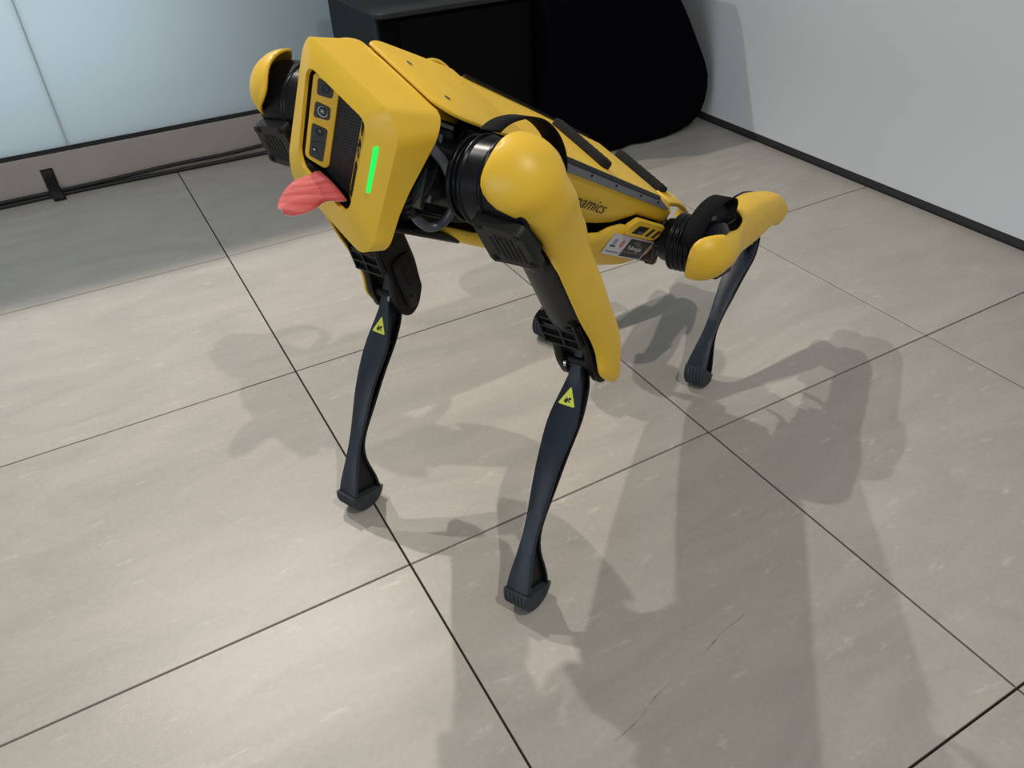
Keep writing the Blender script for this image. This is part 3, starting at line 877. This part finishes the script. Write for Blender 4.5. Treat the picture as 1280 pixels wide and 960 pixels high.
    finish_m(bm, 'front_lattice', [M_GREY, M_HOLE], ul, s, smooth=0, bevel=0.0004)
    # knee pin
    bm = new()
    cyl(bm, (0.025, -0.020, -0.3205), (0.025, 0.020, -0.3205), 0.009, n=20)
    cyl(bm, (0.034, -0.0168, -0.318), (0.034, -0.0130, -0.318), 0.006, n=14, mi=1)
    finish_m(bm, 'knee_pin', [M_BLK, M_STEEL], ul, s, smooth=35)
    # carrying strap looped round the motor
    bm = new()
    if front:
        sp = [(-0.026, 0.048, 0), (-0.040, 0.044, 0), (-0.058, 0.034, 0), (-0.082, 0.014, 0), (-0.100, -0.012, 0), (-0.109, -0.045, 0), (-0.104, -0.076, 0), (-0.084, -0.094, 0), (-0.058, -0.094, 0), (-0.036, -0.078, 0), (-0.028, -0.050, 0)]
    else:
        sp = [(-0.010, 0.0515, 0), (-0.030, 0.046, 0), (-0.050, 0.026, 0), (-0.064, -0.006, 0), (-0.070, -0.044, 0), (-0.068, -0.078, 0), (-0.060, -0.100, 0), (-0.047, -0.104, 0), (-0.036, -0.090, 0), (-0.032, -0.060, 0)]
    cl = catmull(sp, 5)
    y0, y1 = (-0.034, -0.008) if front else (-0.008, 0.026)
    vs = [(bm.verts.new((p.x, y0, p.y)), bm.verts.new((p.x, y1, p.y))) for p in cl]
    for a, b_ in zip(vs[:-1], vs[1:]): bm.faces.new((a[0], a[1], b_[1], b_[0]))
    finish_m(bm, 'strap', M_STRAP, ul, s, smooth=60, solid=0.002, soff=0)
    return ul

def finish_m(bm, name, mats, parent, s, **kw):
    mirror_bm(bm, s)
    return finish(bm, name, mats, parent, I4, **kw)

def lower_leg(ML, s, front):
    bm = new()
    zz = [-0.034, -0.028, -0.015] + [0.0+i*0.0115 for i in range(31)]
    def ring(z, k):
        w_ = smooth_tab(max(z, 0.02), PW); xf = smooth_tab(max(z, 0.02), PF); xb = smooth_tab(max(z, 0.02), PB)
        if z < 0.03:
            t_ = (0.03-z)/0.064
            w_ = w_*(1-t_)+0.0052*t_; xf = xf*(1-t_)+0.0085*t_; xb = xb*(1-t_)-0.012*t_
        th = min(0.0062, (xf-xb)*0.42)
        if k == 'f':
            return [(xf-th, -w_, -z), (xf-0.0012, -w_, -z), (xf, -w_*0.9, -z), (xf+0.0006, 0, -z), (xf, w_*0.9, -z), (xf-0.0012, w_, -z), (xf-th, w_, -z)]
        if k == 'w':
            wi = w_*0.55
            return [(xb+th*0.5, -wi, -z), (xf-th*0.5, -wi, -z), (xf-th*0.5, wi, -z), (xb+th*0.5, wi, -z)]
        wb = w_*0.93
        return [(xb, -wb, -z), (xb+th*0.8, -wb, -z), (xb+th*0.8, wb, -z), (xb, wb, -z)]
    for k, mi in (('f', 0), ('w', 1), ('b', 1)):
        loft(bm, [ring(z, k) for z in zz], mi)
    # eye round the knee pin
    cyl(bm, (-0.004, -0.007, 0.0), (-0.004, 0.007, 0.0), 0.0090, n=24)
    # cross ribs in the side channel
    for z in (0.075, 0.092):
        w_ = smooth_tab(z, PW); xf = smooth_tab(z, PF); xb = smooth_tab(z, PB)
        box(bm, (xb+0.002, -w_*0.9, -z-0.001), (xf-0.003, w_*0.9, -z+0.001), 1)
    ll = finish(bm, 'lower_leg', [M_LEG, M_LEGS], robot, ML, smooth=40, bevel=0.0006, bseg=1)
    # rubber foot with treads
    bm = new()
    # wheel-like half disc, axis along y, top cut sloping up to the heel
    arc = []
    FR_, FZ = (0.0338, -0.3362) if front else (0.0318, -0.3330)
    a0, a1, K = math.radians(-9), math.radians(-186), 38
    for i in range(K+1):
        a = a0+(a1-a0)*i/K
        rr_ = FR_-0.0016
        arc.append((-0.0045+rr_*1.08*math.cos(a), FZ+rr_*math.sin(a)))
    arc0 = [(-0.0045+FR_*1.08*math.cos(a0+(a1-a0)*i/K), FZ+FR_*(1+0.012*(1 if i % 2 else -1))*math.sin(a0+(a1-a0)*i/K)) for i in range(K+1)]
    lay = []
    ys = [(-0.0208, 0.80, arc0), (-0.0196, 0.93, arc0), (-0.0175, 1.0, arc0)]
    for k in range(5):
        yc = -0.0132+k*0.0066
        ys += [(yc-0.0016, 1.0, arc0), (yc-0.0010, 1.0, arc), (yc+0.0010, 1.0, arc), (yc+0.0016, 1.0, arc0)]
    ys += [(0.0175, 1.0, arc0), (0.0196, 0.93, arc0), (0.0208, 0.80, arc0)]
    for y, k_, src in ys:
        lay.append([(-0.0045+(x+0.0045)*k_, y, FZ+(z-FZ)*k_) for x, z in src])
    loft(bm, lay)
    cyl(bm, (-0.024, s*0.0205, -0.344), (-0.024, s*0.0222, -0.344), 0.0045, n=14)
    foot = finish(bm, 'foot', M_RUB, ll, I4, smooth=40)
    # warning triangle on the front face
    z0, z1 = 0.037, 0.064
    def fx(z): return smooth_tab(z, PF)+0.0009
    bm = new()
    tri = rpoly([(0.0, z0, 0), (0.0135, z1, 0), (-0.0135, z1, 0)], 0.003, 3)
    loft(bm, [[(fx(p.y)-0.0004, p.x, -p.y) for p in tri], [(fx(p.y), p.x, -p.y) for p in tri]])
    cy, cz = 0.0, 0.0555
    def ink(q):
        bm.faces.new([bm.verts.new((fx(b_)+0.00025, a, -b_)) for a, b_ in q]).material_index = 1
    # pictogram: a small gear pair crossed by a hand bar
    for gx_, gz_, gr in ((-0.0022, 0.0580, 0.0034), (0.0030, 0.0535, 0.0030)):
        k = 16
        ink([(cy+gx_+gr*(1.0 if i % 2 else 0.72)*math.cos(2*math.pi*i/k), gz_+gr*(1.0 if i % 2 else 0.72)*math.sin(2*math.pi*i/k)) for i in range(k)])
    ink([(-0.0050, 0.0525), (-0.0038, 0.0515), (0.0052, 0.0588), (0.0040, 0.0600)])
    tag(finish(bm, 'warning_label', [M_WARN, M_INK], ll, I4, smooth=0), 'small yellow warning triangle')
    return ll

HX, HY, UY, UL, KX = 0.29785, 0.055, 0.110945, 0.3205, 0.025
for nm, (hx, hy, kn) in JOINT.items():
    sx = 1 if nm[0] == 'F' else -1
    s = 1 if nm[1] == 'L' else -1
    MH = MB @ T((sx*HX, s*HY, 0)) @ Rx(hx)
    MU = MH @ T((0, s*UY, 0)) @ Ry(hy)
    ML = MU @ T((KX, 0, -UL)) @ Ry(kn)
    # hip housing
    bm = new()
    xo = 0.0
    xr = 0.046 if sx == 1 else -0.004
    cyl(bm, (-0.052, 0, 0), (xr, 0, 0), 0.047 if sx == 1 else 0.043, n=32)
    hb = rpoly([(-0.046, -0.046, 0), (xr, -0.046, 0), (xr, 0.046, 0), (-0.046, 0.046, 0)], 0.010, 3)
    loft(bm, [[(p.x, y, p.y) for p in hb] for y in (0.0, 0.030)])
    loft(bm, [[(p.x*1.06, y, p.y*1.06) for p in hb] for y in (0.022, 0.027)])
    mirror_bm(bm, s)
    hip = finish(bm, 'hip_housing', M_GLOSS, robot, RI @ MH, smooth=35, bevel=0.001)
    bm = new()
    for x0_, x1_, z0_, z1_ in ((xr-0.004, xr+0.003, -0.044, 0.049), (xr-0.030, xr+0.003, 0.043, 0.049)):
        box(bm, (x0_, 0.018, z0_), (x1_, 0.036, z1_))
    box(bm, (xr-0.012, 0.030, -0.036), (xr-0.008, 0.038, 0.036), 1)
    mirror_bm(bm, s)
    finish(bm, 'bearing_bracket', [M_BRK, M_RAIL], hip, I4, smooth=0, bevel=0.0012)
    for (bx, bz) in ((xr-0.005, 0.041), (-0.041, 0.041), (xr-0.005, -0.041), (-0.041, -0.041), (xr, 0.0), (-0.046, 0.0)):
        bm = new()
        cyl(bm, (bx, s*0.027, bz), (bx, s*0.0305, bz), 0.0034, n=12)
        finish(bm, 'hip_screw', M_STEEL, hip, I4, smooth=30)
    upper_leg(RI @ MU, s, sx == 1)
    lower_leg(RI @ ML, s, sx == 1)

# ================================================================== TONGUE
bm = new()
def paper_material():
    m = mat('pink_marker_paper', (0.70, 0.13, 0.13), 0.75)
    nt = m.node_tree
    b = nt.nodes['Principled BSDF']
    tc = nt.nodes.new('ShaderNodeTexCoord')
    mp = nt.nodes.new('ShaderNodeMapping')
    mp.inputs['Rotation'].default_value = (0, 0, math.radians(25)); mp.inputs['Scale'].default_value = (18, 130, 60)
    n = nt.nodes.new('ShaderNodeTexNoise'); n.inputs['Scale'].default_value = 1.0; n.inputs['Detail'].default_value = 3
    r = nt.nodes.new('ShaderNodeValToRGB')
    r.color_ramp.elements[0].position = 0.36; r.color_ramp.elements[0].color = (0.50, 0.06, 0.065, 1)
    r.color_ramp.elements[1].position = 0.66; r.color_ramp.elements[1].color = (0.74, 0.165, 0.16, 1)
    nt.links.new(tc.outputs['Object'], mp.inputs[0]); nt.links.new(mp.outputs[0], n.inputs['Vector'])
    nt.links.new(n.outputs[0], r.inputs[0]); nt.links.new(r.outputs[0], b.inputs['Base Color'])
    return m
M_PINK = paper_material()
M_EDGE = mat('paper_white_edge', (0.8, 0.66, 0.63), 0.8)
# rows across the tongue from base (inside the mouth) to tip, body frame: left edge, right edge
rows = [((0.3640, -0.0220, -0.0690), (0.3640, 0.0330, -0.0690)), ((0.3715, -0.0205, -0.0705), (0.3715, 0.0345, -0.0705)),
        ((0.3785, -0.0180, -0.0745), (0.3780, 0.0300, -0.0745)), ((0.3880, -0.0170, -0.0795), (0.3870, 0.0275, -0.0795)),
        ((0.3990, -0.0135, -0.0845), (0.3990, 0.0330, -0.0850)), ((0.4110, -0.0060, -0.0900), (0.4105, 0.0365, -0.0905)),
        ((0.4215, 0.0035, -0.0950), (0.4215, 0.0370, -0.0955)), ((0.4300, 0.0130, -0.0992), (0.4285, 0.0352, -0.0990)), ((0.4345, 0.0210, -0.1012), (0.4335, 0.0305, -0.1010))]
Ls = catmull([a for a, _ in rows], 3); Rs = catmull([b_ for _, b_ in rows], 3)
grid = []
for a, b_ in zip(Ls, Rs):
    r_ = []
    for k in range(9):
        t = k/8
        p = a.lerp(b_, t)
        p = p + V((0.3, 0, 0.9))*0.0025*math.sin(math.pi*t)
        r_.append(p)
    grid.append(r_)
R = [[bm.verts.new(MB @ p) for p in r_] for r_ in grid]
for a, b_ in zip(R[:-1], R[1:]):
    for i in range(8): bm.faces.new((a[i], a[i+1], b_[i+1], b_[i]))
c0 = sum((v.co for r_ in R for v in r_), V((0, 0, 0)))/(len(R)*9)
for r_ in R:
    for v in r_: v.co -= c0
tg = finish(bm, 'paper_tongue', [M_PINK, M_EDGE], smooth=60, solid=0.0008, soff=0)
tg.modifiers['solidify'].material_offset_rim = 1
tg.location = c0
tag(tg, 'pink marker-coloured paper tongue hanging out of the robot mouth', 'paper tongue')

# ================================================================== BACK CORNER: cabinet and black cloth
M_CAB = mat('black_cabinet', (0.002, 0.002, 0.0025), 0.8, spec=0.05, noise=0.2, nscale=10)
M_CABTOP = mat('black_cabinet_top', (0.017, 0.020, 0.022), 0.45, spec=0.25)
M_CLOTH = mat('black_cloth', (0.0018, 0.0022, 0.0038), 1.0, spec=0.05, bump=0.2, bscale=250)
cbt = empty('black_cabinet', (0.79, 0.95, 0))
CI = T((-0.79, -0.95, 0))
tag(cbt, 'black cabinet with a rounded top slab in the back corner behind the robot', 'cabinet')
bm = new(); box(bm, (0.553, 0.742, 0.0), (1.03, 1.15, 0.486))
finish(bm, 'carcass', M_CAB, cbt, CI, smooth=0, bevel=0.003)
bm = new(); box(bm, (0.604, 0.728, 0.02), (1.012, 0.742, 0.474))
finish(bm, 'front_panel', mat('front_panel_black', (0.003, 0.003, 0.0032), 0.7, spec=0.06), cbt, CI, smooth=0, bevel=0.004)
bm = new(); box(bm, (0.545, 0.752, 0.0), (0.553, 1.145, 0.486))
finish(bm, 'side_panel', mat('side_panel_charcoal', (0.016, 0.021, 0.023), 0.6, spec=0.2), cbt, CI, smooth=0, bevel=0.001)
bm = new()
tp = rpoly([(0.540, 0.715, 0), (1.032, 0.715, 0), (1.032, 1.16, 0), (0.540, 1.16, 0)], [0.03, 0.004, 0.004, 0.01], 5)
loft(bm, [[(p.x, p.y, 0.486) for p in tp], [(p.x, p.y, 0.500) for p in tp]])
finish(bm, 'top_slab', M_CABTOP, cbt, CI, smooth=40, bevel=0.003)

# cloth draped over a box-like shape; hem reaches the floor, folded corner at the right
def clamp01(t): return max(0.0, min(1.0, t))
bm = new()
prof = [  # z, right-hand x of the front face, bulge
    (0.62, 1.50), (0.52, 1.515), (0.42, 1.538), (0.36, 1.575), (0.28, 1.618), (0.22, 1.650), (0.17, 1.668), (0.13, 1.668), (0.09, 1.660), (0.06, 1.645), (0.035, 1.622), (0.018, 1.590), (0.006, 1.545)]
rings = []
for z, xr in prof:
    r_ = []
    x0 = 1.042
    fr = 0.70-0.055*clamp01((0.62-z)/0.6)
    for k in range(25):
        t = k/24
        x = x0+(xr-x0)*t
        fold = 0.006*math.sin(x*38+0.6)*clamp01((0.60-z)/0.4)+0.004*math.sin(x*71+z*5)*clamp01((0.60-z)/0.5)
        y = fr+fold*(1-t**4)
        if t > 0.9: y += (t-0.9)/0.1*0.015
        r_.append((x, y, z))
    for k in range(1, 7):
        t = k/6
        r_.append((xr+0.024*math.sin(t*1.3)*clamp01((0.4-abs(z-0.18))/0.3), fr+0.015+t*0.40, z))
    r_.append((x0, fr+0.42, z))
    rings.append(r_)
loft(bm, rings)
c = V((1.34, 0.85, 0))
for v in bm.verts: v.co -= c
cl = finish(bm, 'black_cloth', M_CLOTH, smooth=50)
cl.location = c
tag(cl, 'black cloth draped down to the floor beside the white wall', 'cloth')

# ================================================================== CABLES ALONG THE LEFT WALL, TAPE
M_CORD = mat('black_cord', (0.009, 0.009, 0.010), 0.5)
def cord(pts, r, label):
    bm = new()
    P = catmull(pts, 6)
    tube(bm, P, r, 10)
    c = V((0.0, 1.3, 0.0))
    for v in bm.verts: v.co -= c
    o = finish(bm, 'cable', M_CORD, smooth=60)
    o.location = c
    tag(o, label, 'cable', 'cables along the skirting')
cord([(-2.0, 1.306, 0.0065), (-0.9, 1.303, 0.0065), (-0.52, 1.305, 0.0065), (-0.37, 1.309, 0.0065), (-0.2, 1.308, 0.0065), (0.0, 1.302, 0.0065), (0.18, 1.296, 0.0065), (0.36, 1.290, 0.0065), (0.52, 1.288, 0.0065)], 0.0062, 'black cable lying lowest on the tiles along the grey skirting')
cord([(-2.0, 1.3125, 0.0165), (-0.9, 1.3125, 0.0165), (-0.52, 1.3125, 0.0165), (-0.37, 1.3125, 0.0165), (-0.2, 1.312, 0.019), (0.0, 1.3125, 0.024), (0.18, 1.312, 0.023), (0.36, 1.312, 0.030), (0.52, 1.312, 0.034)], 0.0055, 'black cable clipped above another cable against the foot of the grey skirting')
bm = new()
tp = [(1.3188, 0.088), (1.3180, 0.06), (1.3165, 0.035), (1.307, 0.0255), (1.3005, 0.0205), (1.294, 0.011), (1.288, 0.0028), (1.270, 0.0014)]
tv = []
for k in range(6):
    t = k/5
    row = []
    for i, (y, z) in enumerate(tp):
        x = -0.380+0.035*t + (0.014*(i-2)/5 if i > 2 else 0)*0.6
        row.append(V((x+random.uniform(-.0006, .0006), y-random.uniform(0, 0.0012 if 2 < i < 6 else 0.0001), z+(random.uniform(0, 0.0025) if 3 < i < 6 else 0))))
    tv.append(row)
c = V((-0.36, 1.30, 0.0))
R = [[bm.verts.new(p-c) for p in r_] for r_ in tv]
for a, b_ in zip(R[:-1], R[1:]):
    for i in range(len(tp)-1): bm.faces.new((a[i], a[i+1], b_[i+1], b_[i]))
tape = finish(bm, 'tape_strip', mat('black_tape', (0.006, 0.006, 0.006), 0.55, spec=0.3, bump=0.3, bscale=200), smooth=25, solid=0.0006, soff=0)
tape.location = c
tag(tape, 'strip of black tape holding cables to the grey skirting', 'tape')
